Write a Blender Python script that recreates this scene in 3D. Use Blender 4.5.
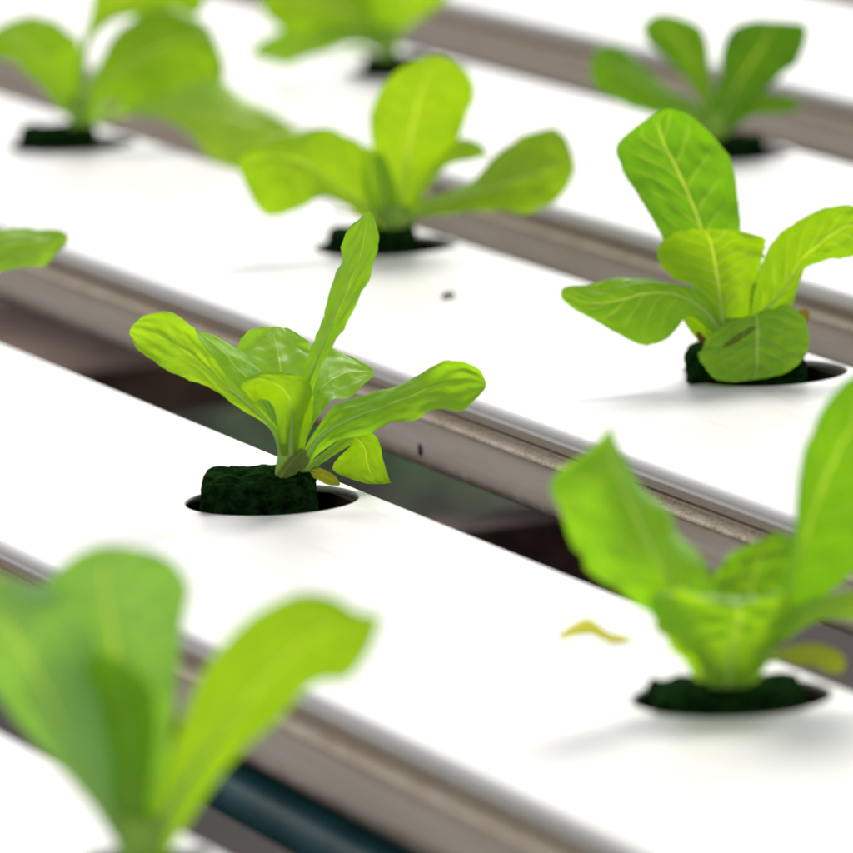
import bpy, bmesh, math, random
from mathutils import Vector, Matrix, noise

for o in list(bpy.data.objects):
    bpy.data.objects.remove(o)
SC = bpy.context.scene
COL = SC.collection

# ------------------------------------------------------------------ camera
FPX, PITCH, YAW, CAMZ, ROLL = 7821.5, 0.1689, 1.1963, 0.3963, -0.0393   # focal length in photo pixels (853 wide)
CX = 426.5
def _dir(a, b):
    x = math.cos(ROLL)*a - math.sin(ROLL)*b
    y = math.sin(ROLL)*a + math.cos(ROLL)*b
    return x, y
def cam_vec(a, b, c):
    x, y = _dir(a, b)
    dx, dy, dz = x, c*math.cos(PITCH) + y*math.sin(PITCH), -c*math.sin(PITCH) + y*math.cos(PITCH)
    cs, sn = math.cos(YAW), math.sin(YAW)
    return Vector((cs*dx - sn*dy, sn*dx + cs*dy, dz))
RIGHT, UP, FWD = cam_vec(1, 0, 0), cam_vec(0, 1, 0), cam_vec(0, 0, 1)
EYE = Vector((0, 0, CAMZ))
cd = bpy.data.cameras.new('camera')
cam = bpy.data.objects.new('camera', cd)
COL.objects.link(cam)
M = Matrix.Identity(4)
for i in range(3):
    M[i][0], M[i][1], M[i][2], M[i][3] = RIGHT[i], UP[i], -FWD[i], EYE[i]
cam.matrix_world = M
cd.sensor_fit = 'HORIZONTAL'
cd.sensor_width = 36
cd.lens = FPX/853*36
cd.clip_start = 0.05
cd.clip_end = 200
cd.dof.use_dof = True
cd.dof.focus_distance = 2.29
cd.dof.aperture_fstop = cd.lens/1000/0.022
SC.camera = cam

def at(u, v, z):
    'photo pixel -> point at depth z along the view axis'
    return EYE + RIGHT*((u-CX)/FPX*z) + UP*(-(v-CX)/FPX*z) + FWD*z
def on_plane(u, v, h=0.0):
    d = RIGHT*((u-CX)/FPX) + UP*(-(v-CX)/FPX) + FWD
    t = (h-CAMZ)/d.z
    return EYE + d*t
def depth(p):
    return (p-EYE).dot(FWD)

# ------------------------------------------------------------------ light
SUN_EL, SUN_AZ = math.radians(42), None
w = bpy.data.worlds.new('World')
SC.world = w
w.use_nodes = True
nt = w.node_tree
bg = nt.nodes['Background']
sky = nt.nodes.new('ShaderNodeTexSky')
sky.sky_type = 'NISHITA'
sky.sun_disc = False
sky.sun_elevation = SUN_EL
sky.air_density = 1.0
sky.dust_density = 1.5
sky.ozone_density = 1.0
hs = nt.nodes.new('ShaderNodeHueSaturation')        # a thin white overcast: the sky is nearly grey
hs.inputs['Saturation'].default_value = 0.04
nt.links.new(sky.outputs[0], hs.inputs['Color'])
nt.links.new(hs.outputs[0], bg.inputs[0])
bg.inputs[1].default_value = 0.105
# the sun stands behind the rows, to the right of the view
hz = Vector((FWD.x, FWD.y, 0)).normalized()
rz = Vector((hz.y, -hz.x, 0))
az_dir = (hz*math.cos(math.radians(14)) + rz*math.sin(math.radians(14))).normalized()
to_sun = az_dir*math.cos(SUN_EL) + Vector((0, 0, math.sin(SUN_EL)))
sky.sun_rotation = math.atan2(to_sun.x, to_sun.y)
sd = bpy.data.lights.new('sun', 'SUN')
sd.energy = 1.5
sd.angle = math.radians(18)
sd.color = (1.0, 0.95, 0.88)
sun = bpy.data.objects.new('sun', sd)
COL.objects.link(sun)
sun.rotation_euler = to_sun.to_track_quat('Z', 'Y').to_euler()
SC.view_settings.view_transform = 'Standard'
SC.view_settings.look = 'None'
SC.view_settings.exposure = 1.0
SC.view_settings.gamma = 1.0
SC.cycles.max_bounces = 12
SC.cycles.diffuse_bounces = 6
SC.cycles.transmission_bounces = 8

# ------------------------------------------------------------------ helpers
def tag(o, label=None, cat=None, group=None, kind=None):
    if label: o['label'] = label
    if cat: o['category'] = cat
    if group: o['group'] = group
    if kind: o['kind'] = kind
    return o
def empty(name, loc):
    o = bpy.data.objects.new(name, None)
    o.empty_display_size = 0.02
    COL.objects.link(o)
    o.location = loc
    return o
def link(name, bm, mat, parent=None, smooth=False, loc=None):
    me = bpy.data.meshes.new(name)
    if smooth:
        for f in bm.faces: f.smooth = True
    bm.to_mesh(me)
    bm.free()
    o = bpy.data.objects.new(name, me)
    COL.objects.link(o)
    me.materials.append(mat)
    if parent: o.parent = parent
    if loc is not None: o.location = loc
    return o

class NB:
    'small node builder'
    def __init__(self, name):
        self.m = bpy.data.materials.new(name)
        self.m.use_nodes = True
        self.t = self.m.node_tree
        self.t.nodes.clear()
        self.out = self.t.nodes.new('ShaderNodeOutputMaterial')
    def n(self, typ, ins=None, **kw):
        x = self.t.nodes.new(typ)
        for k, v in kw.items(): setattr(x, k, v)
        for k, v in (ins or {}).items():
            if isinstance(v, bpy.types.NodeSocket): self.t.links.new(v, x.inputs[k])
            else: x.inputs[k].default_value = v
        return x
    def math(self, op, a, b=None, c=None, clamp=False):
        ins = {0: a}
        if b is not None: ins[1] = b
        if c is not None: ins[2] = c
        x = self.n('ShaderNodeMath', ins, operation=op)
        x.use_clamp = clamp
        return x.outputs[0]
    def ramp(self, val, lo, hi, a=0.0, b=1.0):
        return self.n('ShaderNodeMapRange', {0: val, 1: lo, 2: hi, 3: a, 4: b}, interpolation_type='SMOOTHSTEP').outputs[0]
    def mix(self, f, a, b, mode='MIX'):
        x = self.n('ShaderNodeMix', None, data_type='RGBA', blend_type=mode)
        for k, v in ((0, f), (6, a), (7, b)):
            if isinstance(v, bpy.types.NodeSocket): self.t.links.new(v, x.inputs[k])
            else: x.inputs[k].default_value = v
        return x.outputs[2]
    def noise(self, scale, detail=3, vec=None, rough=0.55, dist=0.0):
        x = self.n('ShaderNodeTexNoise', {'Scale': scale, 'Detail': detail, 'Roughness': rough, 'Distortion': dist})
        if vec is not None: self.t.links.new(vec, x.inputs['Vector'])
        return x.outputs[0]
    def obj(self):
        return self.n('ShaderNodeTexCoord').outputs['Object']
    def done(self, sh):
        self.t.links.new(sh, self.out.inputs[0])
        return self.m
def rgb(r, g, b): return (r, g, b, 1)

def mat_lid():
    b = NB('white_plastic')
    P = b.obj()
    v = b.n('ShaderNodeMapping', {'Vector': P, 'Scale': (2, 40, 20)}).outputs[0]
    streak = b.ramp(b.noise(6, 4, v), 0.50, 0.75)
    fine = b.ramp(b.noise(420, 3, P), 0.62, 0.80)
    c = b.mix(b.math('MULTIPLY', streak, 0.4), rgb(.56, .554, .556), rgb(.46, .44, .415))
    c = b.mix(b.math('MULTIPLY', fine, 0.22), c, rgb(.50, .45, .38))
    z = b.n('ShaderNodeSeparateXYZ', {0: P}).outputs[2]
    skirt = b.math('MULTIPLY', b.ramp(z, -.0022, -.0055), b.ramp(b.noise(70, 4, v), .25, .7, .45, .9))
    c = b.mix(skirt, c, rgb(.44, .345, .26))          # browner towards the bottom of the rolled skirt
    bp = b.n('ShaderNodeBump', {'Strength': .12, 'Distance': .0004, 'Height': b.noise(300, 3, v)})
    s = b.n('ShaderNodeBsdfPrincipled', {'Base Color': c, 'Roughness': .42, 'Normal': bp.outputs[0], 'Specular IOR Level': .35})
    return b.done(s.outputs[0])
def mat_trough():
    'old grey-white plastic, dust and algae gathered on its ledge'
    b = NB('weathered_plastic')
    P = b.obj()
    z = b.n('ShaderNodeSeparateXYZ', {0: P}).outputs[2]
    geo = b.n('ShaderNodeNewGeometry')
    nz = b.n('ShaderNodeSeparateXYZ', {0: geo.outputs['Normal']}).outputs[2]
    v = b.n('ShaderNodeMapping', {'Vector': P, 'Scale': (3, 30, 60)}).outputs[0]
    big = b.noise(5, 4, v)
    fine = b.noise(900, 3, P, .7)
    mid = b.noise(130, 4, P, .65)
    c = b.mix(b.ramp(big, .35, .7), rgb(.84, .76, .69), rgb(.72, .63, .55))
    ledge = b.ramp(z, -.0120, -.0112)                       # dust lies on the flange only
    up = b.math('MULTIPLY', b.ramp(mid, .25, .7, .35, 1.0), ledge)
    dust = b.mix(b.ramp(fine, .44, .62), rgb(.74, .60, .42), rgb(.32, .23, .14))
    c = b.mix(b.math('MULTIPLY', up, .9), c, dust)
    c = b.mix(b.math('MULTIPLY', b.ramp(z, -.0093, -.0085), .9), c, rgb(.07, .05, .03))   # grime colour darkened to paint in the groove's shade
    low = b.math('MULTIPLY', b.ramp(z, -.022, -.028), b.ramp(mid, .25, .6, .4, 1.0))
    c = b.mix(b.math('MULTIPLY', low, .75), c, rgb(.20, .145, .095))   # browner towards the bottom corner
    speck = b.ramp(b.noise(260, 2, P), .73, .78)
    c = b.mix(b.math('MULTIPLY', speck, .6), c, rgb(.12, .09, .07))
    bp = b.n('ShaderNodeBump', {'Strength': .5, 'Distance': .0004, 'Height': b.math('MULTIPLY', fine, ledge)})
    s = b.n('ShaderNodeBsdfPrincipled', {'Base Color': c, 'Roughness': .6, 'Normal': bp.outputs[0], 'Specular IOR Level': .3})
    return b.done(s.outputs[0])
def mat_simple(name, c1, c2, scale, rough=.8, bump=.0, spec=.3):
    b = NB(name)
    P = b.obj()
    n = b.noise(scale, 5, P, .65)
    c = b.mix(b.ramp(n, .35, .65), rgb(*c1), rgb(*c2))
    ins = {'Base Color': c, 'Roughness': rough, 'Specular IOR Level': spec}
    if bump:
        ins['Normal'] = b.n('ShaderNodeBump', {'Strength': .8, 'Distance': bump, 'Height': b.noise(scale*3, 5, P, .7)}).outputs[0]
    return b.done(b.n('ShaderNodeBsdfPrincipled', ins).outputs[0])
def mat_leaf():
    b = NB('lettuce_leaf')
    uv = b.n('ShaderNodeUVMap', None, uv_map='leaf').outputs[0]
    sp = b.n('ShaderNodeSeparateXYZ', {0: uv})
    x, t = sp.outputs[0], sp.outputs[1]
    a = b.math('MULTIPLY', b.math('ABSOLUTE', b.math('SUBTRACT', x, .5)), 2)
    oi = b.n('ShaderNodeObjectInfo')
    tint, vs = oi.outputs['Color'], oi.outputs['Alpha']
    P = b.obj()
    wob = b.math('MULTIPLY', b.math('SUBTRACT', b.noise(60, 1, P), .5), .45)
    sided = b.math('MULTIPLY', b.math('GREATER_THAN', x, .5), .45)
    ph = b.math('ADD', b.math('ADD', b.math('SUBTRACT', b.math('MULTIPLY', t, 9.5), b.math('MULTIPLY', b.math('POWER', a, .85), 2.1)), wob), sided)
    fr = b.math('ABSOLUTE', b.math('SUBTRACT', b.math('FRACT', ph), .5))
    lat = b.math('MULTIPLY', b.math('MULTIPLY', b.ramp(fr, .16, .0), b.ramp(a, 1.0, .35)), vs)
    fine = b.n('ShaderNodeTexVoronoi', {'Vector': P, 'Scale': 420}, feature='DISTANCE_TO_EDGE').outputs['Distance']
    net = b.ramp(fine, .10, .0)
    rib = b.ramp(a, b.math('MULTIPLY_ADD', t, -.10, .115), .0)
    big = b.noise(45, 3, P)
    small = b.noise(240, 3, P)
    c = b.mix(b.ramp(big, .3, .7), tint, b.mix(1.0, tint, rgb(.82, .88, .80), 'MULTIPLY'))
    c = b.mix(b.math('MULTIPLY', b.ramp(small, .35, .7), .30), c, b.mix(1.0, tint, rgb(1.25, 1.12, 1.3), 'MULTIPLY'))
    pale = b.mix(.55, tint, rgb(.62, .74, .34))
    c = b.mix(b.math('MULTIPLY', net, .05), c, pale)
    c = b.mix(b.math('MULTIPLY', lat, .32), c, pale)
    c = b.mix(b.math('MULTIPLY', b.math('MULTIPLY', rib, b.math('MULTIPLY_ADD', vs, .45, .55)), .8), c, b.mix(.25, rgb(.76, .92, .34), tint))
    scar = b.n('ShaderNodeAttribute', None, attribute_name='scar').outputs['Fac']
    c = b.mix(scar, c, rgb(.11, .065, .02))
    h = b.math('ADD', b.math('ADD', b.math('MULTIPLY', lat, -.7), b.math('MULTIPLY', rib, -.8)), b.math('MULTIPLY', big, 1.4))
    h = b.math('ADD', h, b.math('MULTIPLY', net, -.05))
    bp = b.n('ShaderNodeBump', {'Strength': .35, 'Distance': .0007, 'Height': h})
    p = b.n('ShaderNodeBsdfPrincipled', {'Base Color': c, 'Roughness': .5, 'Specular IOR Level': .28, 'Normal': bp.outputs[0]})
    tc = b.mix(1.0, c, rgb(1.45, 1.30, .04), 'MULTIPLY')
    tr = b.n('ShaderNodeBsdfTranslucent', {'Color': tc, 'Normal': bp.outputs[0]})
    mx = b.n('ShaderNodeMixShader', {0: .50, 1: p.outputs[0], 2: tr.outputs[0]})
    return b.done(mx.outputs[0])

LID, TROUGH, LEAF = mat_lid(), mat_trough(), mat_leaf()
INSIDE = mat_simple('inner_shade_dark', (.012, .012, .009), (.025, .022, .012), 60, .8)  # near-black colour stands for the shade inside the channel
FOAM = mat_simple('dark_green_foam', (.002, .007, .002), (.012, .040, .009), 330, 1.0, .0012, .0)
STEM = mat_simple('pale_stem', (.20, .40, .025), (.27, .47, .06), 200, .5)
BEAM = mat_simple('rusty_brown_beam', (.035, .016, .012), (.09, .055, .045), 40, .8, .001)
BOARD = mat_simple('old_brown_board', (.12, .075, .06), (.21, .14, .115), 30, .85, .001)
SOIL = mat_simple('dark_brown_soil', (.007, .0045, .0035), (.022, .0115, .008), 2.5, .95, .01)  # very dark brown, varied by noise
WEED = mat_simple('dark_weed_leaf', (.02, .075, .015), (.045, .15, .03), 30, .7)
PIPE = mat_simple('blue_black_pipe', (.009, .075, .095), (.017, .13, .165), 25, .45, 0, .4)
GRIT = mat_simple('dark_dirt', (.03, .014, .012), (.06, .03, .02), 900, .9)

# ------------------------------------------------------------------ channels
# edges (front, back) of each white lid across the rows, metres
ROWS = {1: (0.4745, 0.595), 2: (0.6765, 0.795), 3: (0.880, 1.0045), 4: (1.064, 1.1977), 5: (1.2756, 1.407), 6: (1.482, 1.612)}
X0, X1 = -4.6, -0.9
HOLE_R = 0.0252
HOLES = {   # photo position of every planting hole in view
    'A': (2, 272, 500), 'C': (2, 731.5, 696.5), 'I': (2, -88, 349), 'E': (3, 72, 144), 'D': (3, 386, 245.5), 'B': (3, 767, 372.5),
    'G': (4, 405, 71), 'F': (4, 727, 152.5), 'H': (1, 140, 0)}
def hole_point(k):
    r, u, v = HOLES[k]
    if v == 0:      # only the sight line and the row are known: walk along the row's planting line
        y = ROWS[r][1]-0.029
        best = None
        for i in range(4000):
            p = Vector((-3.0+i*.0006, y, 0))
            q = p-EYE
            z = q.dot(FWD)
            if z < .3: continue
            uu = CX + FPX*q.dot(RIGHT)/z
            if best is None or abs(uu-u) < best[0]: best = (abs(uu-u), p)
        return best[1]
    return on_plane(u, v)
HP = {k: hole_point(k) for k in HOLES}

def extrude_profile(bm, prof, x0, x1, closed=False, cuts=1):
    'prof: list of (y, z); swept along x'
    rows = []
    for i in range(cuts+1):
        x = x0+(x1-x0)*i/cuts
        rows.append([bm.verts.new((x, y, z)) for y, z in prof])
    n = len(prof)
    for i in range(cuts):
        for j in range(n if closed else n-1):
            k = (j+1) % n
            bm.faces.new((rows[i][j], rows[i+1][j], rows[i+1][k], rows[i][k]))
    return rows
def panel_with_holes(bm, y0, y1, x0, x1, holes, z0, z1):
    'flat sheet z0 (top) .. z1 (underside) with round holes at (x, y)'
    def quad(xa, xb):
        for z in (z0, z1):
            bm.faces.new([bm.verts.new(p) for p in ((xa, y0, z), (xb, y0, z), (xb, y1, z), (xa, y1, z))])
    hs_ = sorted(holes)
    x = x0
    N = 96
    for hx, hy in hs_:
        xa, xb = hx-.045, hx+.045
        quad(x, xa)
        angs = sorted([2*math.pi*i/N for i in range(N)] + [math.atan2(cy-hy, cx-hx) % (2*math.pi) for cx in (xa, xb) for cy in (y0, y1)])
        ang2 = []
        for a_ in angs:
            if not ang2 or a_-ang2[-1] > 1e-4: ang2.append(a_)
        rings = {}
        for z in (z0, z1):
            inn, out = [], []
            for a_ in ang2:
                c, s = math.cos(a_), math.sin(a_)
                inn.append(bm.verts.new((hx+HOLE_R*c, hy+HOLE_R*s, z)))
                tx = ((xb-hx)/c if c > 0 else (xa-hx)/c) if abs(c) > 1e-9 else 1e9
                ty = ((y1-hy)/s if s > 0 else (y0-hy)/s) if abs(s) > 1e-9 else 1e9
                t = min(tx, ty)
                out.append(bm.verts.new((hx+t*c, hy+t*s, z)))
            n = len(ang2)
            for i in range(n):
                j = (i+1) % n
                bm.faces.new((inn[i], out[i], out[j], inn[j]))
            rings[z] = inn
        n = len(ang2)
        A, B = rings[z0], rings[z1]
        A2 = [bm.verts.new(v.co+Vector((0, 0, -.0004))+(Vector((v.co.x-hx, v.co.y-hy, 0))*-.016)) for v in A]
        A1 = [bm.verts.new(v.co) for v in A]
        for i in range(n):
            j = (i+1) % n
            f = bm.faces.new((A1[i], A2[i], A2[j], A1[j]))
            f.smooth = True
            f = bm.faces.new((A2[i], B[i], B[j], A2[j]))
            f.smooth = True
        x = xb
    quad(x, x1)

mm = .001
def arc(cy, cz, r, a0, a1, n=6):
    return [(cy+r*math.cos(math.radians(a0+(a1-a0)*i/n)), cz+r*math.sin(math.radians(a0+(a1-a0)*i/n))) for i in range(n+1)]
LABEL_ROW = {
    1: 'white grow channel at the bottom left corner, under the nearest big blurred lettuce',
    2: 'white grow channel with the fallen yellow leaf scrap on its lid',
    3: 'white grow channel with the dead insect and the slit leaved lettuce on it',
    4: 'white grow channel behind, carrying the dark leaved lettuce at the upper right',
    5: 'blurred white grow channel crossing the top right corner, no plant in view',
    6: 'farthest white grow channel, a blurred sliver at the top right edge'}
def channel(row):
    y0, y1 = ROWS[row]
    root = empty('grow_channel', (0, (y0+y1)/2, 0))
    tag(root, LABEL_ROW[row], 'grow channel', 'parallel white grow channels')
    yc = (y0+y1)/2
    h = (y1-y0)/2
    holes = [(HP[k].x, HP[k].y-yc) for k in HOLES if HOLES[k][0] == row]
    # lid: sheet with holes and a rolled, beaded skirt on both long sides
    bm = bmesh.new()
    r = 2.6*mm
    panel_with_holes(bm, -h+r, h-r, X0, X1, holes, 0, -2.1*mm)
    for s in (-1, 1):
        pr = arc(-h+r, -r, r, 90, 180, 8) + [(-h, -3.1*mm), (-h-.25*mm, -3.35*mm), (-h-.5*mm, -3.7*mm), (-h-.5*mm, -4.0*mm), (-h-.2*mm, -4.4*mm), (-h+.05*mm, -4.8*mm), (-h+.1*mm, -6.2*mm), (-h+.5*mm, -6.7*mm), (-h+1.4*mm, -6.7*mm), (-h+1.6*mm, -5.5*mm), (-h+1.6*mm, -3*mm)]
        pr = [(y*(-1 if s > 0 else 1), z) for y, z in pr]
        n0 = len(bm.faces)
        extrude_profile(bm, pr, X0, X1)
        bm.faces.ensure_lookup_table()
        for f in bm.faces[n0:]: f.smooth = True
    bmesh.ops.recalc_face_normals(bm, faces=bm.faces)
    link('lid', bm, LID, root)
    # trough: neck under the lid, dusty flange, wall, rounded bottom
    bm = bmesh.new()
    left = [(3.4, -4.6), (3.4, -9.0), (3.0, -9.4), (-2.0, -9.6), (-2.6, -9.8), (-2.9, -10.2), (-2.9, -10.9), (-2.5, -11.4), (-.6, -11.8), (-.2, -12.2), (0, -13.2), (.5, -20), (.9, -25), (1.6, -27.2), (3.0, -28.6), (5.2, -29.2)]
    left = [(-h+y*mm, z*mm) for y, z in left]
    prof = left + [(-y, z) for y, z in reversed(left)]
    extrude_profile(bm, prof, X0, X1)
    bmesh.ops.recalc_face_normals(bm, faces=bm.faces)
    o = link('trough', bm, TROUGH, root, smooth=True)
    es = o.modifiers.new('edge', 'EDGE_SPLIT'); es.split_angle = math.radians(50)
    # shade painted as an added dark lining seen down the holes
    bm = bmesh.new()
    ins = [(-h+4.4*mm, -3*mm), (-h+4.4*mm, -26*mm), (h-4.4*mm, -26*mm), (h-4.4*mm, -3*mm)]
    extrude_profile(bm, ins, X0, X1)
    link('shade_lining', bm, INSIDE, root)
    return root
for r_ in ROWS: channel(r_)

# ------------------------------------------------------------------ leaves
def catmull(pts, n):
    'pts: list of tuples of Vectors sampled together; chord parameter from the first member'
    k = len(pts)
    ts = [0.0]
    for i in range(1, k):
        ts.append(ts[-1] + max((pts[i][0]-pts[i-1][0]).length, 1e-5))
    T = ts[-1]
    out = []
    for q in range(n+1):
        x = T*q/n
        i = 0
        while i < k-2 and x > ts[i+1]: i += 1
        t0, t1 = ts[i], ts[i+1]
        u = (x-t0)/(t1-t0)
        res = []
        for c in range(len(pts[0])):
            p1, p2 = pts[i][c], pts[i+1][c]
            m1 = (pts[i+1][c]-pts[i-1][c])/(ts[i+1]-ts[i-1]) if i > 0 else (p2-p1)/(t1-t0)
            m2 = (pts[i+2][c]-pts[i][c])/(ts[i+2]-ts[i]) if i+2 < k else (p2-p1)/(t1-t0)
            dt = t1-t0
            a = u*u*u; b = u*u
            res.append(p1*(2*a-3*b+1) + m1*dt*(a-2*b+u) + p2*(-2*a+3*b) + m2*dt*(a-b))
        out.append((q/n, res))
    return out

def leaf(root, zb, st, tint, seed=0, ruffle=.5, tooth=.02, rib=1.3, vein=.45, slit=None, NT=44, NS=22, label=None, name='leaf'):
    '''st: stations from stalk to tip, each (midrib u, v, d,  left u, v, d,  right u, v, d), u v in photo pixels, d away from the viewer in the same unit'''
    k = zb/FPX
    base = root.location
    def P(u, v, d):
        return at(u, v, zb + d*k) - base
    pts = [(P(*s[0:3]), P(*s[3:6]), P(*s[6:9])) for s in st]
    sam = catmull(pts, NT)
    ruffle *= 1.5
    rnd = random.Random(seed)
    ph = [rnd.uniform(0, 50) for _ in range(6)]
    bm = bmesh.new()
    uvl = bm.loops.layers.uv.new('leaf')
    sc = bm.verts.layers.float.new('scar')
    grid, info, mids = [], {}, []
    for t, (m, l, r) in sam:
        jl = 1 + tooth*(noise.noise(Vector((t*26, ph[0], 0))) + .5*noise.noise(Vector((t*70, ph[1], 0))))*2
        jr = 1 + tooth*(noise.noise(Vector((t*26, ph[2], 0))) + .5*noise.noise(Vector((t*70, ph[3], 0))))*2
        l = m+(l-m)*jl
        r = m+(r-m)*jr
        wid = (r-l).length
        i = len(mids)
        nxt = sam[min(i+1, NT)][1][0] - sam[max(i-1, 0)][1][0]
        nor = nxt.cross(r-l)
        nor = nor.normalized() if nor.length > 1e-12 else Vector((0, 0, 1))
        row = []
        for j in range(NS+1):
            s = -1+2*j/NS
            # quadratic through left edge, midrib, right edge
            p = l*(s*(s-1)/2) + m*(1-s*s) + r*(s*(s+1)/2)
            a = abs(s)
            amp = min(wid, .03)
            rf = ruffle*amp*.16*(a**1.8)*noise.noise(Vector((t*6.5+(ph[4] if s < 0 else ph[5]), a*.8, ph[0])))
            rf += ruffle*amp*.05*noise.noise(Vector((t*13, s*4+ph[1], ph[2])))
            # blistering between the side veins, and the midrib lying in a furrow
            phz = (t*9.5-2.1*a**.85) % 1.0
            rf += .028*vein*amp*math.sin(math.pi*phz)*(1-a*a)*min(1, a*5)*ruffle
            rf -= .015*amp*math.exp(-(s/.13)**2)
            v = bm.verts.new(p+nor*rf)
            info[v] = (s*.5+.5, t)
            row.append(v)
        grid.append(row)
        mids.append((m, nor, wid))
    for i in range(NT):
        for j in range(NS):
            if slit:
                tc, scn = (i+.5)/NT, -1+2*(j+.5)/NS
                (t0, s0), (t1, s1) = slit
                dx, dy = t1-t0, s1-s0
                q = ((tc-t0)*dx+(scn-s0)*dy)/(dx*dx+dy*dy)
                if 0 < q < 1:
                    dd = abs((tc-t0)*dy-(scn-s0)*dx)/math.hypot(dx, dy)
                    wmax = .012*math.sin(math.pi*q)**.5
                    if dd < wmax: continue
                    if dd < wmax+.014:
                        for vv in (grid[i][j], grid[i+1][j], grid[i+1][j+1], grid[i][j+1]): vv[sc] = .8
            f = bm.faces.new((grid[i][j], grid[i+1][j], grid[i+1][j+1], grid[i][j+1]))
            f.smooth = True
    # fleshy midrib standing proud of the blade, thick in the stalk and running out before the tip
    R = 7
    rings = []
    n_end = int(NT*.56)
    for i in range(n_end+1):
        m, nor, wid = mids[i]
        t = i/NT
        rad = max(.00012, .85*rib*mm*max(0, 1-t/.57)**1.1)
        tan = (mids[min(i+1, NT)][0]-mids[max(i-1, 0)][0]).normalized()
        side = tan.cross(nor)
        side = side.normalized() if side.length > 1e-9 else Vector((1, 0, 0))
        ring = []
        for q in range(R):
            an = 2*math.pi*q/R
            v = bm.verts.new(m + side*(rad*math.cos(an)) + nor*(rad*.75*math.sin(an)-rad*.12))
            info[v] = (.5, t)
            ring.append(v)
        rings.append(ring)
    for i in range(n_end):
        for q in range(R):
            f = bm.faces.new((rings[i][q], rings[i+1][q], rings[i+1][(q+1) % R], rings[i][(q+1) % R]))
            f.smooth = True
    for f in bm.faces:
        for lp in f.loops: lp[uvl].uv = info[lp.vert]
    o = link(name, bm, LEAF, root)
    o.color = (*tint, vein)
    if label: o['label'] = label
    return o

def block(root, zb, uL, uR, vT, vB, dc, name='growing_plug', seed=1):
    'dark foam plug, a rough cube about as deep as wide, top at photo row vT, standing in the hole'
    k = zb/FPX
    wpx = uR-uL
    c = at((uL+uR)/2, vT, zb+dc*k) - root.location
    hw = wpx*k/2
    bm = bmesh.new()
    N = 26
    H = .032
    bmesh.ops.create_cube(bm, size=1)
    bmesh.ops.subdivide_edges(bm, edges=bm.edges, cuts=N, use_grid_fill=True)
    hz2 = Vector((RIGHT.x, RIGHT.y, 0)).normalized()
    fw = Vector((FWD.x, FWD.y, 0)).normalized()
    for v in bm.verts:
        x, y, z = v.co
        e = 1-.10*(max(0, abs(x)-.38)*max(0, abs(z)-.38))*60
        p = c + hz2*(x*2*hw*e) + fw*(y*2*hw*.92*e) + Vector((0, 0, (z-.5)*H))
        nz = Vector((noise.noise(p*260+Vector((seed, 0, 0))), noise.noise(p*260+Vector((0, seed, 9))), noise.noise(p*230+Vector((5, 0, seed)))))
        q = p*620+Vector((seed, 3, 7))
        pore = max(0.0, noise.noise(q)-.12)*.0022
        v.co = p + nz*.0011 - (p-(c-Vector((0, 0, H/2)))).normalized()*pore
    return link(name, bm, FOAM, root, smooth=True)

def stem(root, zb, u0, v0, u1, v1, r0, r1, d=0):
    k = zb/FPX
    a = at(u0, v0, zb+d*k)-root.location
    b = at(u1, v1, zb+d*k)-root.location
    ax = (b-a).normalized()
    sx = ax.orthogonal().normalized(); sy = ax.cross(sx)
    bm = bmesh.new()
    rings = []
    for i in range(9):
        t = i/8
        p = a.lerp(b, t)
        rr = (r0+(r1-r0)*t)*mm*(1+.12*noise.noise(p*300))
        rings.append([bm.verts.new(p + sx*rr*math.cos(q*math.pi/5) + sy*rr*math.sin(q*math.pi/5)) for q in range(10)])
    for i in range(8):
        for q in range(10):
            bm.faces.new((rings[i][q], rings[i+1][q], rings[i+1][(q+1) % 10], rings[i][(q+1) % 10]))
    bm.faces.new(rings[-1]); bm.faces.new(rings[0])
    return link('stem', bm, STEM, root, smooth=True)

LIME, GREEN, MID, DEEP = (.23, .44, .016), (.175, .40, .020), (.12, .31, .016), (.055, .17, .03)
YEL = (.235, .43, .014)
GRP = 'lettuce seedlings in the channels'
def plant(key, label):
    p = HP[key]
    root = empty('lettuce_seedling', p)
    tag(root, label, 'seedling', GRP)
    return root, depth(p)

# --- the sharp seedling left of centre
A, z = plant('A', 'sharp lettuce seedling left of centre with one narrow leaf blade standing straight up')
block(A, z, 201, 315, 475, 516, -2, seed=1)
stem(A, z, 284, 484, 292, 440, 3.0, 3.6)
leaf(A, z, [(284, 470, -2, 281, 470, -2, 288, 470, -2), (275, 432, -6, 270, 430, -4, 281, 434, -7), (252, 408, -12, 246, 412, -16, 257, 403, -8), (222, 385, -20, 214, 390, -26, 231, 379, -12), (195, 358, -28, 184, 377, -40, 208, 351, -22), (168, 341, -34, 157, 363, -48, 190, 325, -30), (145, 330, -38, 138, 350, -46, 164, 311, -34), (131, 328, -40, 131, 336, -42, 143, 316, -40)], (.27, .50, .03), 1, .9, .035, vein=.2)
leaf(A, z, [(286, 455, 6, 283, 455, 6, 289, 455, 6), (268, 408, 14, 260, 412, 10, 278, 404, 20), (246, 378, 22, 230, 388, 12, 262, 372, 40), (222, 352, 28, 206, 356, 18, 242, 351, 48), (206, 338, 32, 197, 338, 26, 218, 336, 42), (197, 331, 33, 196, 332, 32, 199, 331, 34)], (.25, .52, .05), 2, .5, vein=0.2)
leaf(A, z, [(290, 450, 8, 284, 450, 8, 296, 450, 8), (288, 410, 20, 268, 412, 14, 308, 408, 16), (282, 378, 42, 243, 382, 34, 318, 378, 36), (277, 352, 66, 236, 350, 62, 316, 355, 60), (274, 336, 82, 247, 334, 80, 304, 338, 76), (274, 327, 90, 262, 328, 89, 287, 327, 90)], (.27, .55, .06), 3, .6, vein=0.2)  # tint raised to paint in skylight on its top face
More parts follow.
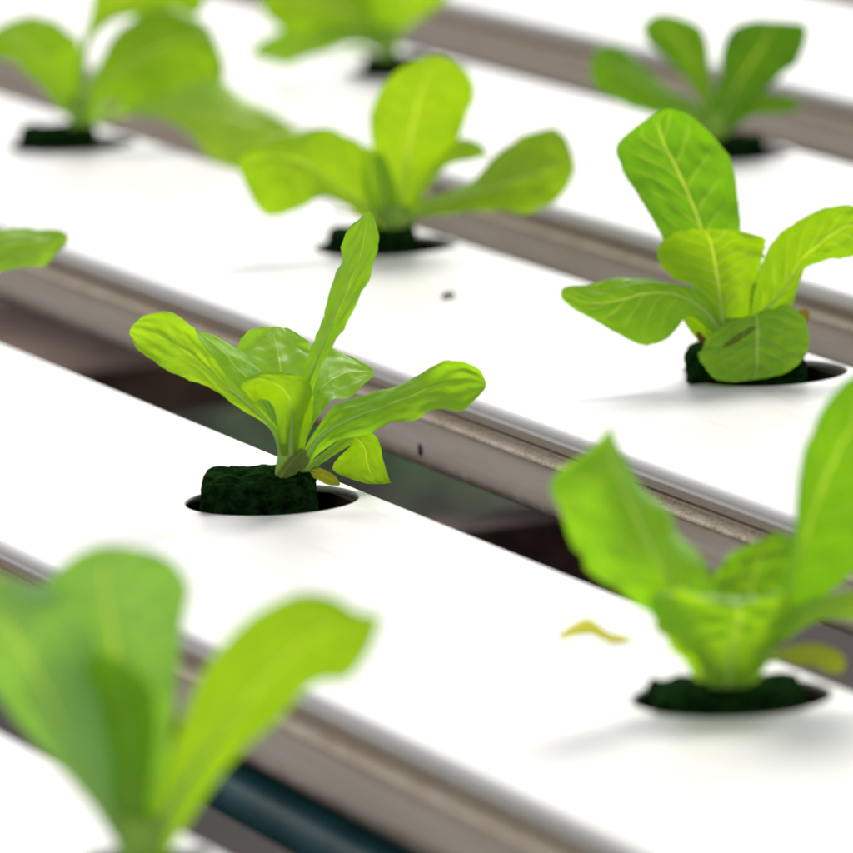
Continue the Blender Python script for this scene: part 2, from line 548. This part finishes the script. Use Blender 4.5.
leaf(A, z, [(292, 455, -6, 287, 455, -6, 297, 455, -6), (300, 405, -14, 291, 400, -8, 307, 405, -20), (318, 358, -20, 306, 366, -6, 326, 358, -30), (336, 318, -22, 321, 324, 0, 349, 320, -36), (349, 288, -20, 332, 288, 6, 364, 289, -38), (361, 252, -16, 340, 254, 12, 376, 250, -34), (366, 228, -12, 349, 228, 10, 377, 230, -28), (368, 212, -8, 362, 215, 0, 373, 216, -14)], (.22, .47, .02), 4, .5, .08, vein=0.2)
leaf(A, z, [(298, 450, 10, 294, 450, 10, 302, 450, 10), (310, 412, 30, 300, 402, 34, 316, 420, 22), (325, 385, 52, 313, 368, 62, 334, 400, 38), (342, 375, 70, 328, 347, 92, 349, 398, 54), (360, 372, 84, 345, 352, 98, 362, 386, 72), (374, 373, 92, 372, 369, 94, 373, 376, 90)], (.27, .55, .06), 5, .5, vein=0.2)  # paler tint paints the sky-lit top of the blade
leaf(A, z, [(291, 470, -8, 283, 470, -8, 299, 470, -8), (291, 440, -16, 279, 440, -8, 306, 441, -10), (292, 415, -24, 275, 414, -8, 312, 418, -14), (287, 393, -34, 268, 401, -18, 313, 396, -22), (270, 381, -44, 254, 399, -34, 304, 378, -32), (253, 379, -50, 245, 392, -46, 270, 371, -44), (241, 385, -52, 241, 388, -52, 245, 378, -50)], YEL, 6, .5, vein=.2)
leaf(A, z, [(300, 470, -6, 297, 466, -6, 303, 473, -6), (318, 440, -14, 316, 428, -10, 322, 450, -18), (345, 422, -22, 340, 404, -4, 346, 440, -28), (380, 408, -32, 376, 391, -8, 384, 426, -42), (415, 394, -40, 413, 378, -18, 418, 416, -56), (442, 384, -44, 440, 363, -36, 441, 412, -60), (466, 381, -42, 462, 361, -44, 462, 411, -58), (480, 383, -40, 480, 369, -42, 476, 399, -50), (486, 384, -40, 485, 379, -41, 485, 389, -43)], (.23, .49, .025), 7, .7, .02, 1.6, vein=0.2)
leaf(A, z, [(303, 472, 2, 301, 469, 2, 305, 475, 2), (330, 452, 20, 328, 449, 20, 333, 456, 20), (354, 438, 36, 350, 434, 36, 350, 446, 34), (364, 447, 44, 374, 434, 44, 338, 458, 38), (368, 466, 46, 383, 458, 48, 333, 470, 38), (374, 480, 44, 389, 478, 46, 350, 479, 38), (380, 484, 42, 391, 483, 43, 368, 484, 40)], LIME, 8, .4, vein=.2)
leaf(A, z, [(276, 484, -14, 274, 482, -14, 278, 485, -14), (287, 468, -16, 279, 470, -16, 293, 474, -16), (298, 455, -14, 290, 457, -14, 309, 464, -14), (304, 449, -12, 300, 449, -12, 308, 452, -12)], (.20, .26, .05), 9, .3, NT=16, NS=10, rib=.5)
leaf(A, z, [(298, 470, 4, 297, 468, 4, 299, 473, 4), (318, 473, 8, 317, 467, 8, 316, 479, 8), (332, 480, 10, 334, 475, 10, 328, 485, 10), (340, 484, 11, 340, 483, 11, 339, 486, 11)], (.24, .27, .03), 10, .3, NT=16, NS=10, rib=.5)

# --- the sharp seedling at the right
B, z = plant('B', 'lettuce seedling at the right with a brown slit torn in its front leaf')
block(B, z, 686, 803, 349, 387, -4, seed=2)
stem(B, z, 733, 356, 732, 318, 3.4, 4.0)
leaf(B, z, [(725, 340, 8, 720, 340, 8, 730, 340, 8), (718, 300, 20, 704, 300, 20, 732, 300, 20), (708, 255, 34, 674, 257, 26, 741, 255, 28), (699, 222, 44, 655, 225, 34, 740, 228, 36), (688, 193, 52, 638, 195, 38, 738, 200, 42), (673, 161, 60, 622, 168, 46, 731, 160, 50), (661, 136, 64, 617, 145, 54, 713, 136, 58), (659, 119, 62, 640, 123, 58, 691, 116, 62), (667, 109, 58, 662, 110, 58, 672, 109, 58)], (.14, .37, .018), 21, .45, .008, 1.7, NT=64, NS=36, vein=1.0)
leaf(B, z, [(727, 345, -4, 721, 345, -4, 733, 345, -4), (723, 325, -8, 712, 316, -2, 748, 318, -4), (720, 296, -14, 697, 290, -2, 755, 292, -6), (716, 268, -22, 673, 277, -4, 760, 264, -12), (712, 247, -32, 657, 258, -12, 765, 247, -22), (709, 236, -40, 660, 242, -24, 762, 238, -32), (705, 229, -46, 674, 231, -36, 738, 231, -42)], YEL, 22, .45, .045, 1.5, NT=60, NS=36, vein=1.0)
leaf(B, z, [(742, 345, -2, 738, 345, -2, 746, 345, -2), (757, 318, 2, 748, 316, -6, 772, 322, 8), (775, 300, 4, 753, 296, -12, 790, 306, 14), (790, 279, 4, 761, 260, -16, 799, 284, 18), (803, 258, 2, 779, 232, -18, 805, 267, 16), (822, 242, -2, 806, 215, -16, 826, 259, 10), (848, 226, -6, 838, 206, -14, 846, 259, 2), (868, 228, -6, 864, 210, -10, 866, 250, -2), (880, 236, -6, 879, 232, -6, 879, 241, -5)], (.20, .40, .014), 23, .6, .03, 1.5, NT=60, NS=34, vein=1.0)
leaf(B, z, [(742, 348, -10, 738, 348, -10, 746, 348, -10), (748, 326, -26, 740, 328, -26, 760, 324, -26), (755, 314, -44, 727, 326, -44, 784, 309, -40), (757, 326, -62, 705, 347, -58, 804, 318, -58), (757, 346, -74, 698, 357, -66, 809, 343, -66), (757, 364, -80, 706, 370, -72, 802, 361, -72), (755, 376, -82, 716, 380, -77, 786, 373, -77), (752, 380, -82, 735, 382, -81, 768, 378, -81)], (.27, .56, .03), 24, .5, .012, 1.3, slit=((.655, -.56), (.555, -.05)), NT=90, NS=60, vein=.8, label='broad front leaf with a brown slit torn along one vein')
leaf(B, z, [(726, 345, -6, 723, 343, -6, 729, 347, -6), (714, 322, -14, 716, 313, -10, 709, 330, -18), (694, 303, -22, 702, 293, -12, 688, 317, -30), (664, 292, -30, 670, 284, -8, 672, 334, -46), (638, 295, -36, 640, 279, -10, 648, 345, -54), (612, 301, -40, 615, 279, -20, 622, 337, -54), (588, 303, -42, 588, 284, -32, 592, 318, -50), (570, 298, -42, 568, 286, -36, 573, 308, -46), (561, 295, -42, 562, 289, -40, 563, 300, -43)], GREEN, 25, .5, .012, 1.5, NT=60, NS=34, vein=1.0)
leaf(B, z, [(722, 350, 4, 720, 349, 4, 725, 351, 4), (708, 333, 8, 713, 324, 10, 704, 341, 6), (695, 320, 10, 702, 312, 12, 694, 336, 6), (684, 316, 12, 689, 312, 12, 684, 322, 10)], LIME, 26, .3, NT=18, NS=10)
leaf(B, z, [(722, 352, -8, 720, 351, -8, 723, 353, -8), (709, 344, -10, 709, 341, -10, 708, 346, -10), (699, 336, -10, 702, 334, -10, 697, 340, -10), (697, 332, -10, 699, 331, -10, 696, 334, -10)], (.12, .05, .03), 27, .3, NT=12, NS=8, rib=.4, name='withered_leaf')
leaf(B, z, [(765, 345, 8, 764, 343, 8, 766, 347, 8), (792, 324, 8, 790, 321, 8, 793, 328, 8), (803, 314, 6, 797, 311, 6, 807, 322, 6), (808, 311, 6, 806, 309, 6, 810, 314, 6)], (.14, .10, .04), 28, .6, NT=12, NS=8, rib=.4, name='withered_leaf')

# --- the blurred seedling at the lower right
C, z = plant('C', 'out of focus lettuce seedling at the lower right, behind the fallen yellow leaf scrap')
block(C, z, 648, 806, 688, 716, 0, seed=3)
stem(C, z, 729, 688, 729, 650, 5.0, 5.0)
leaf(C, z, [(722, 668, -4, 708, 672, -4, 734, 664, -4), (690, 612, -10, 664, 622, -14, 716, 596, 4), (657, 562, -28, 610, 588, -30, 694, 545, 20), (636, 520, -34, 572, 551, -40, 664, 512, 24), (622, 486, -42, 553, 505, -46, 634, 482, 18), (611, 460, -38, 554, 477, -44, 620, 455, 4), (607, 442, -24, 575, 460, -38, 612, 438, -10), (610, 428, -24, 604, 436, -26, 612, 430, -20)], (.19, .44, .03), 31, .8, .03)
leaf(C, z, [(738, 655, 12, 730, 655, 12, 748, 655, 12), (748, 610, 26, 716, 612, 24, 782, 606, 24), (754, 578, 40, 712, 578, 40, 796, 570, 34), (762, 553, 52, 728, 557, 52, 802, 548, 46), (772, 537, 58, 752, 541, 58, 794, 537, 54), (778, 532, 60, 770, 534, 60, 786, 533, 60)], GREEN, 32, .6)
leaf(C, z, [(748, 660, 0, 740, 658, 0, 757, 662, 0), (777, 612, -6, 768, 606, -14, 794, 618, 4), (797, 560, -12, 786, 566, -34, 842, 580, 10), (815, 505, -18, 794, 508, -44, 880, 540, 14), (838, 450, -22, 808, 448, -46, 905, 490, 10), (864, 405, -24, 830, 397, -40, 912, 440, 0), (884, 378, -24, 858, 374, -32, 908, 398, -14), (896, 366, -24, 886, 365, -26, 902, 372, -22)], (.14, .37, .015), 33, .5)
leaf(C, z, [(728, 684, -26, 694, 682, -12, 758, 683, -12), (732, 654, -38, 674, 650, -10, 776, 650, -10), (738, 626, -44, 652, 616, -16, 796, 622, -20), (740, 606, -46, 652, 596, -34, 795, 606, -36), (740, 600, -64, 664, 594, -56, 790, 597, -56), (738, 602, -80, 690, 598, -76, 772, 600, -74), (736, 607, -88, 722, 606, -87, 748, 606, -87)], (.27, .52, .03), 34, 1.0, .05)
leaf(C, z, [(745, 665, -4, 740, 660, -4, 750, 668, -4), (778, 634, -10, 770, 626, -8, 786, 640, -12), (812, 612, -16, 806, 600, -10, 818, 622, -22), (850, 604, -22, 848, 592, -12, 852, 620, -32), (890, 606, -28, 890, 588, -18, 886, 628, -40), (925, 622, -34, 925, 610, -30, 918, 636, -40), (940, 632, -36, 940, 630, -36, 938, 635, -36)], (.29, .54, .06), 35, .4)
leaf(C, z, [(748, 664, 40, 746, 662, 40, 750, 666, 40), (780, 656, 60, 779, 650, 62, 781, 662, 58), (808, 654, 74, 808, 643, 80, 808, 666, 66), (832, 660, 82, 834, 648, 86, 828, 672, 76), (844, 668, 84, 846, 660, 86, 840, 674, 82)], (.24, .30, .04), 36, .5, NT=20, NS=12, label='yellowing lower leaf drooping over the lid edge')

# --- the seedling at the upper middle
D, z = plant('D', 'lettuce seedling at the upper middle with a tall rounded leaf between two spread leaves')
block(D, z, 328, 416, 229, 256, -2, seed=4)
stem(D, z, 396, 233, 397, 205, 3.6, 4.2)
leaf(D, z, [(397, 228, 0, 386, 228, 0, 408, 228, 0), (402, 200, -4, 380, 196, -2, 414, 200, 2), (406, 170, -8, 375, 172, -6, 430, 168, 4), (410, 140, -14, 371, 142, -14, 457, 139, 0), (416, 110, -20, 370, 117, -22, 469, 112, -8), (424, 84, -26, 381, 88, -28, 475, 88, -16), (431, 66, -28, 400, 68, -30, 464, 68, -22), (436, 55, -28, 424, 57, -28, 448, 58, -26)], YEL, 41, .35)
leaf(D, z, [(402, 225, -4, 400, 218, -4, 404, 228, -4), (425, 208, -8, 421, 200, -2, 426, 217, -12), (455, 200, -12, 450, 191, 2, 455, 213, -20), (489, 190, -16, 478, 175, 8, 490, 211, -28), (525, 179, -20, 505, 144, 16, 528, 213, -34), (552, 168, -22, 534, 131, 10, 554, 201, -34), (566, 158, -22, 554, 127, 2, 570, 184, -28), (573, 155, -20, 566, 137, -8, 575, 170, -22)], LIME, 42, .4, .015, 1.7)
leaf(D, z, [(404, 215, 18, 400, 212, 18, 408, 218, 18), (425, 180, 36, 418, 172, 36, 430, 186, 36), (448, 158, 52, 438, 146, 54, 448, 166, 50), (468, 147, 62, 462, 138, 66, 468, 161, 58), (482, 149, 68, 480, 143, 70, 480, 158, 66), (488, 154, 70, 487, 152, 70, 487, 156, 70)], LIME, 43, .3)
leaf(D, z, [(392, 224, -4, 390, 220, -4, 394, 228, -4), (366, 206, -12, 372, 186, -4, 357, 214, -18), (340, 190, -20, 366, 148, -4, 344, 203, -26), (316, 170, -28, 334, 131, -8, 322, 198, -38), (292, 158, -36, 302, 130, -16, 300, 208, -48), (268, 156, -42, 270, 137, -30, 276, 216, -54), (248, 162, -46, 250, 147, -40, 256, 206, -54), (238, 166, -48, 238, 160, -46, 243, 180, -50)], (.27, .50, .014), 44, .35, .015)
leaf(D, z, [(382, 226, 2, 381, 224, 2, 382, 227, 2), (350, 213, 4, 350, 211, 4, 350, 214, 4), (332, 211, 4, 332, 209, 4, 333, 212, 4)], (.16, .22, .08), 45, .2, NT=10, NS=6, rib=.4)
leaf(D, z, [(388, 228, -8, 380, 228, -8, 394, 228, -8), (384, 200, -10, 366, 196, -10, 398, 198, -10), (378, 172, -10, 362, 165, -12, 390, 168, -10), (374, 150, -8, 366, 143, -9, 382, 146, -8)], YEL, 46, .3, NT=20, NS=12)

# --- the seedling at the upper left
E_, z = plant('E', 'blurred upper left lettuce seedling with one long leaf reaching right')
block(E_, z, 18, 95, 127, 155, 0, seed=5)
stem(E_, z, 78, 134, 80, 98, 3.8, 4.4)
leaf(E_, z, [(82, 122, -2, 78, 119, -2, 86, 125, -2), (98, 90, -8, 91, 82, 0, 110, 102, -14), (125, 66, -14, 108, 44, 8, 146, 112, -32), (156, 50, -20, 127, 22, 12, 186, 112, -44), (184, 40, -24, 158, 8, 8, 215, 98, -44), (205, 40, -26, 190, 13, 0, 224, 78, -36), (218, 46, -26, 210, 28, -12, 225, 62, -30)], (.23, .47, .010), 51, .4, .01, 1.8)
leaf(E_, z, [(76, 122, -2, 72, 122, -2, 81, 120, -2), (64, 96, -4, 55, 104, -14, 78, 80, 6), (48, 66, -8, 36, 82, -28, 81, 52, 14), (27, 45, -12, 14, 62, -34, 60, 24, 18), (5, 36, -14, -6, 54, -28, 26, 16, 8), (-14, 42, -16, -16, 50, -20, -4, 29, -8), (-22, 52, -16, -22, 54, -16, -20, 48, -15)], (.25, .50, .02), 52, .4)
leaf(E_, z, [(80, 115, 8, 76, 115, 8, 84, 115, 8), (82, 75, 20, 78, 75, 20, 86, 75, 20), (88, 42, 30, 82, 50, 30, 94, 38, 30), (104, 14, 38, 90, 16, 34, 124, 17, 34), (130, -8, 42, 98, -12, 36, 168, 20, 34), (160, -22, 44, 130, -36, 40, 200, 12, 36), (185, -22, 44, 170, -34, 42, 206, -4, 40), (200, -16, 44, 196, -20, 44, 204, -12, 43)], LIME, 53, .4)
leaf(E_, z, [(86, 124, -6, 84, 120, -6, 88, 127, -6), (112, 112, -14, 111, 107, -12, 114, 117, -16), (150, 107, -50, 149, 101, -44, 152, 117, -54), (184, 110, -66, 178, 88, -44, 186, 132, -78), (212, 116, -76, 209, 77, -42, 214, 162, -96), (244, 123, -80, 242, 97, -46, 236, 170, -100), (274, 132, -82, 272, 112, -62, 262, 170, -94), (300, 141, -82, 298, 129, -76, 290, 158, -86)], (.38, .66, .07), 54, .4)  # pale tint stands in for the sheen on its upper face

# --- the dark seedling at the upper right
F_, z = plant('F', 'dark leaved blurred lettuce seedling at the upper right, in the farthest planted row')
block(F_, z, 690, 764, 138, 163, 0, seed=6)
stem(F_, z, 716, 146, 716, 112, 3.6, 4.2)
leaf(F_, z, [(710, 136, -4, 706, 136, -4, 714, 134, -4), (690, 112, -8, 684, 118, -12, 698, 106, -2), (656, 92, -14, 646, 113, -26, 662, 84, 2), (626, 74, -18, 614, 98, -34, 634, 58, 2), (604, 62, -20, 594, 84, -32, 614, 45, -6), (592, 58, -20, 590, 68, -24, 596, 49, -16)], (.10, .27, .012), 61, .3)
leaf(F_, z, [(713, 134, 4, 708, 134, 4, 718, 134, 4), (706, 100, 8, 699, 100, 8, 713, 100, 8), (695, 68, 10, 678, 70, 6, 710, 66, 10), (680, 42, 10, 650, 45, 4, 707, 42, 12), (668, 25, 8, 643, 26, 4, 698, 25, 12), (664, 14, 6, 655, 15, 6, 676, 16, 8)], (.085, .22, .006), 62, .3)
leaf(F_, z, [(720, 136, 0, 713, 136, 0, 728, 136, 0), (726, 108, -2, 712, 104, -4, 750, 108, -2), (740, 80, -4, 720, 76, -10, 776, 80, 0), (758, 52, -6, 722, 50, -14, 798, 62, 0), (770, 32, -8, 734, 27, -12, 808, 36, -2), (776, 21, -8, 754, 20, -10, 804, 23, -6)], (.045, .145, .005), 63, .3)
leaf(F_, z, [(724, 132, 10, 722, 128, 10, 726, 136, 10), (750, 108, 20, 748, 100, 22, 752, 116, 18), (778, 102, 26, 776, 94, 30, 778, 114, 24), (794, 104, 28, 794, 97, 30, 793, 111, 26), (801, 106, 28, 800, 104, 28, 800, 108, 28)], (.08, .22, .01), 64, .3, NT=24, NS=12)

# --- the seedling at the top
G, z = plant('G', 'blurred lettuce seedling cut off by the top edge of the photo')
block(G, z, 362, 430, 58, 80, 0, seed=7)
stem(G, z, 388, 64, 388, 28, 3.6, 4.4)
leaf(G, z, [(386, 54, -4, 384, 50, -4, 388, 57, -4), (360, 36, -12, 362, 28, -8, 356, 44, -14), (325, 38, -20, 330, 28, -8, 320, 56, -32), (290, 44, -26, 296, 30, -12, 285, 64, -38), (264, 48, -28, 270, 36, -20, 260, 60, -34), (252, 51, -28, 254, 46, -26, 253, 56, -30)], (.22, .45, .05), 71, .5)
leaf(G, z, [(387, 50, 2, 382, 50, 2, 392, 48, 2), (368, 24, -2, 358, 38, -10, 378, 14, 6), (336, 10, -8, 322, 36, -24, 350, -14, 12), (302, 0, -12, 288, 34, -30, 312, -30, 12), (276, -6, -14, 266, 18, -24, 284, -28, 2), (262, -8, -14, 260, 0, -16, 266, -18, -10)], LIME, 72, .5)
leaf(G, z, [(390, 50, 0, 383, 50, 0, 397, 48, 0), (396, 28, -4, 374, 32, -8, 407, 28, 0), (408, 6, -8, 370, 4, -16, 430, 12, 0), (418, -18, -10, 374, -24, -16, 448, -2, 0), (424, -38, -12, 396, -44, -14, 446, -26, -4), (426, -48, -12, 418, -49, -12, 434, -45, -11)], LIME, 73, .4)
leaf(G, z, [(386, 46, 10, 382, 46, 10, 390, 46, 10), (376, 10, 24, 360, 12, 22, 392, 10, 22), (366, -20, 36, 338, -18, 32, 394, -22, 32), (360, -48, 44, 346, -48, 44, 378, -50, 42)], GREEN, 74, .4)
leaf(G, z, [(384, 58, -6, 383, 56, -6, 385, 60, -6), (358, 52, -14, 358, 48, -14, 358, 55, -14), (338, 60, -18, 342, 56, -18, 335, 62, -18), (331, 70, -20, 333, 69, -20, 329, 71, -20)], LIME, 75, .4, NT=16, NS=8)

# --- the nearest seedling at the lower left
H, z = plant('H', 'nearest and most blurred lettuce seedling, filling the lower left corner')
vb = CX - FPX*(HP['H']-EYE).dot(UP)/z
block(H, z, 80, 210, vb-22, vb+18, 0, seed=8)
stem(H, z, 140, vb-14, 140, 815, 5.0, 6.0)
leaf(H, z, [(141, 862, 4, 128, 862, 4, 154, 862, 4), (136, 800, 14, 106, 806, 10, 162, 796, 14), (128, 740, 26, 76, 744, 20, 172, 738, 24), (120, 680, 36, 56, 676, 28, 177, 672, 30), (110, 620, 46, 40, 620, 34, 184, 616, 38), (103, 580, 54, 44, 584, 44, 188, 584, 46), (108, 556, 58, 74, 556, 52, 164, 556, 54), (114, 545, 60, 98, 546, 58, 132, 547, 58)], (.19, .42, .20), 81, .35)  # bluish tint paints the sky's reflection on the blade
leaf(H, z, [(136, 858, -2, 126, 860, -2, 146, 854, -2), (104, 800, -14, 92, 806, -12, 124, 788, -8), (70, 740, -22, 42, 748, -18, 116, 716, -12), (38, 676, -28, 0, 700, -24, 94, 640, -16), (8, 626, -32, -34, 652, -28, 66, 596, -18), (-20, 590, -26, -54, 606, -38, 20, 580, -4), (-38, 574, -26, -48, 578, -28, -24, 570, -24)], (.20, .43, .18), 82, .35)  # sky sheen put into the cool tint here too
leaf(H, z, [(136, 860, -12, 124, 860, -10, 148, 860, -10), (132, 800, -20, 116, 800, -14, 148, 796, -14), (128, 745, -26, 110, 745, -18, 156, 742, -18), (118, 700, -30, 98, 696, -22, 152, 692, -24), (104, 668, -32, 88, 668, -28, 132, 668, -28), (96, 654, -32, 90, 656, -32, 104, 654, -32)], (.15, .36, .006), 83, .3)
leaf(H, z, [(148, 862, -4, 136, 856, -4, 160, 866, -4), (176, 800, -14, 160, 786, -12, 198, 808, -12), (214, 742, -24, 182, 722, -20, 232, 762, -20), (254, 692, -32, 208, 664, -28, 276, 722, -26), (296, 650, -38, 250, 618, -34, 308, 688, -30), (330, 628, -40, 294, 595, -38, 328, 680, -34), (356, 630, -38, 332, 596, -38, 350, 677, -34), (372, 628, -36, 358, 612, -38, 370, 650, -34), (381, 618, -36, 379, 615, -36, 379, 624, -36)], LIME, 84, .3, .012, 2.2)

# --- the seedling just outside the left edge: one leaf of it shows
I_, z = plant('I', 'lettuce seedling cut off by the left edge, only a pale leaf tip in view')
block(I_, z, -146, -42, 325, 365, 0, seed=9)
stem(I_, z, -84, 336, -82, 296, 3.4, 4.0)
leaf(I_, z, [(-82, 326, -4, -85, 322, -4, -79, 330, -4), (-58, 290, -8, -62, 282, 0, -52, 298, -14), (-30, 262, -12, -36, 248, 6, -24, 276, -24), (0, 248, -14, -4, 230, 10, 0, 271, -30), (26, 243, -16, 24, 226, 6, 30, 267, -30), (50, 240, -16, 50, 229, -4, 50, 262, -26), (62, 239, -16, 62, 231, -10, 60, 252, -22), (68, 239, -16, 68, 235, -14, 67, 244, -18)], (.30, .58, .06), 91, .9)
leaf(I_, z, [(-86, 326, 0, -91, 326, 0, -81, 326, 0), (-100, 280, 8, -116, 282, 0, -84, 276, 4), (-118, 230, 14, -150, 236, 0, -84, 226, 6), (-126, 196, 16, -146, 198, 10, -104, 196, 12)], GREEN, 92, .4, NT=24, NS=14)
leaf(I_, z, [(-84, 330, -10, -90, 330, -10, -78, 330, -10), (-92, 306, -40, -112, 308, -36, -70, 306, -36), (-98, 318, -80, -124, 322, -74, -72, 318, -74), (-100, 336, -96, -108, 337, -96, -92, 336, -96)], GREEN, 93, .4, NT=24, NS=14)

# ------------------------------------------------------------------ small things on the lids
# curled scrap of yellow leaf
pz = on_plane(600, 641, 0)
scr = empty('leaf_scrap', pz)
o = leaf(scr, depth(pz), [(559, 637, 0, 559, 635, 0, 560, 639, 0), (572, 631, -4, 570, 627, -2, 575, 636, -6), (589, 631, -8, 589, 619, -2, 591, 635, -12), (606, 637, -12, 608, 632, -8, 606, 641, -16), (626, 643, -14, 628, 638, -8, 625, 647, -20), (644, 647, -16, 644, 646, -15, 643, 648, -17)], (.58, .60, .20), 101, .9, .05, .4, NT=20, NS=10, name='scrap_mesh')
# a single thing: move the mesh to top level
o.parent = None
o.location = scr.location
bpy.data.objects.remove(scr)
o.name = 'leaf_scrap'
tag(o, 'curled yellow scrap of dead leaf lying on a white lid', 'leaf scrap')

def lump(bm, c, rad, seed, sq=(1, 1, 1)):
    g = bmesh.ops.create_icosphere(bm, subdivisions=2, radius=1)
    for v in g['verts']:
        n = v.co.normalized()
        r = 1+.35*noise.noise(n*2+Vector((seed, 0, 0)))
        v.co = c + Vector((n.x*rad*sq[0]*r, n.y*rad*sq[1]*r, n.z*rad*sq[2]*r))
def tube(bm, a, b, r0, r1, n=6):
    ax = (b-a).normalized(); sx = ax.orthogonal().normalized(); sy = ax.cross(sx)
    R0 = [bm.verts.new(a+sx*r0*math.cos(2*math.pi*i/n)+sy*r0*math.sin(2*math.pi*i/n)) for i in range(n)]
    R1 = [bm.verts.new(b+sx*r1*math.cos(2*math.pi*i/n)+sy*r1*math.sin(2*math.pi*i/n)) for i in range(n)]
    for i in range(n): bm.faces.new((R0[i], R1[i], R1[(i+1) % n], R0[(i+1) % n]))
    bm.faces.new(R0); bm.faces.new(list(reversed(R1)))
p = on_plane(448, 298)
kk = depth(p)/FPX
ins = empty('dead_insect', p)
tag(ins, 'tiny dark dead insect lying on the white lid in front of the upper middle seedling', 'insect')
hr = Vector((RIGHT.x, RIGHT.y, 0)).normalized(); hf = Vector((FWD.x, FWD.y, 0)).normalized()
bm = bmesh.new()
lump(bm, Vector((0, 0, .0012)), .0012, 3, (1.3, 1.0, .9))
lump(bm, hr*.0017+Vector((0, 0, .0013)), .0008, 5)
lump(bm, -hr*.0013-hf*.0010+Vector((0, 0, .0010)), .0009, 8, (1.2, .9, .8))
link('body', bm, GRIT, ins, smooth=True)
for q, (a, b) in enumerate(((-.0006, -.0022), (.0002, -.0018), (.0009, .0024))):
    bm = bmesh.new()
    tube(bm, hr*a+Vector((0, 0, .0009)), hr*b-hf*(.002+.0008*q)+Vector((0, 0, .0001)), .00022, .00014)
    link('leg', bm, GRIT, ins)
# spot of dirt stuck to the wall of the middle channel
q0 = ROWS[3][0]-.0001
d = RIGHT*((419-CX)/FPX) + UP*(-(450-CX)/FPX) + FWD
tt = q0/d.y
pw = EYE + d*tt
bm = bmesh.new()
lump(bm, Vector((0, .0004, 0)), .0012, 4, (.8, .55, 1.7))
o = link('dirt_spot', bm, GRIT, None, smooth=True, loc=pw)
tag(o, 'small brown spot of dirt stuck to the grey side wall of a channel', 'dirt spot')

# ------------------------------------------------------------------ under the channels
def bar(name, a, b, w_, h_, mat, bev=.002):
    ax = (b-a).normalized()
    sx = ax.cross(Vector((0, 0, 1))).normalized(); sz = sx.cross(ax)
    L = (b-a).length
    bm = bmesh.new()
    bmesh.ops.create_cube(bm, size=1)
    for v in bm.verts:
        v.co = ax*(v.co.x*L) + sx*(v.co.y*w_) + sz*(v.co.z*h_)
    bmesh.ops.bevel(bm, geom=bm.edges[:], offset=bev, segments=2, affect='EDGES')
    return link(name, bm, mat, None, loc=(a+b)/2)
def beam_at(u, v, wid, hgt, mat, name, cat, label, top=-.10):
    'cross piece of the lower frame, running under all the rows; u, v: where the middle of its top shows in the gap'
    p = on_plane(u, v, top)
    o = bar(name, Vector((p.x, .30, top-hgt/2)), Vector((p.x, 2.2, top-hgt/2)), wid, hgt, mat)
    tag(o, label, cat, 'cross pieces under the channels')
beam_at(478, 521, .028, .03, BEAM, 'cross_beam', 'beam', 'rust brown beam in the dark gap to the right of the centre seedling')
beam_at(20, 338, .19, .02, BOARD, 'support_board', 'board', 'blurred brown board under the channels, showing in the gap near the left edge')
# dark blue pipe along the gap between the two nearest channels
bm = bmesh.new()
py, pzz, pr = .694, -.0465, .008
ring = []
for i in range(41):
    x = X0+(X1-X0)*i/40
    ring.append([bm.verts.new((x, py+pr*math.cos(q*math.pi/8), pzz+pr*math.sin(q*math.pi/8)+.002*math.sin(x*5))) for q in range(16)])
for i in range(40):
    for q in range(16):
        bm.faces.new((ring[i][q], ring[i][(q+1) % 16], ring[i+1][(q+1) % 16], ring[i+1][q]))
o = link('water_pipe', bm, PIPE, None, smooth=True)
tag(o, 'dark blue water pipe lying in the gap beside the nearest seedling', 'pipe')
# ground
bm = bmesh.new()
bmesh.ops.create_grid(bm, x_segments=80, y_segments=80, size=12)
for v in bm.verts: v.co.z = .02*noise.noise(v.co*3)
o = link('ground', bm, SOIL, None, smooth=True, loc=(-2, 3, -.62))
tag(o, kind='structure')
# weeds on the ground, far below the channels
rnd = random.Random(4)
bm = bmesh.new()
for i in range(900):
    c = Vector((rnd.gauss(-5.6, .28), rnd.gauss(2.02, .12), -.62+abs(rnd.gauss(0, .10))))
    a = rnd.uniform(0, 6.28); L = rnd.uniform(.03, .07); W = L*.3
    d1 = Vector((math.cos(a), math.sin(a), rnd.uniform(-.2, .9))).normalized(); d2 = d1.cross(Vector((0, 0, 1))).normalized()
    up = d2.cross(d1)
    vs = [bm.verts.new(c+d1*L*x+d2*W*y+up*zz*L) for x, y, zz in ((0, 0, 0), (.4, .5, .05), (1, 0, -.15), (.4, -.5, .05), (.45, 0, -.02))]
    for p_, q_ in ((0, 1), (1, 2), (2, 3), (3, 0)): bm.faces.new((vs[p_], vs[q_], vs[4]))
o = link('weeds', bm, WEED, None)
tag(o, 'dark green weeds on the ground seen through the gap under the channels', 'weeds', kind='stuff')
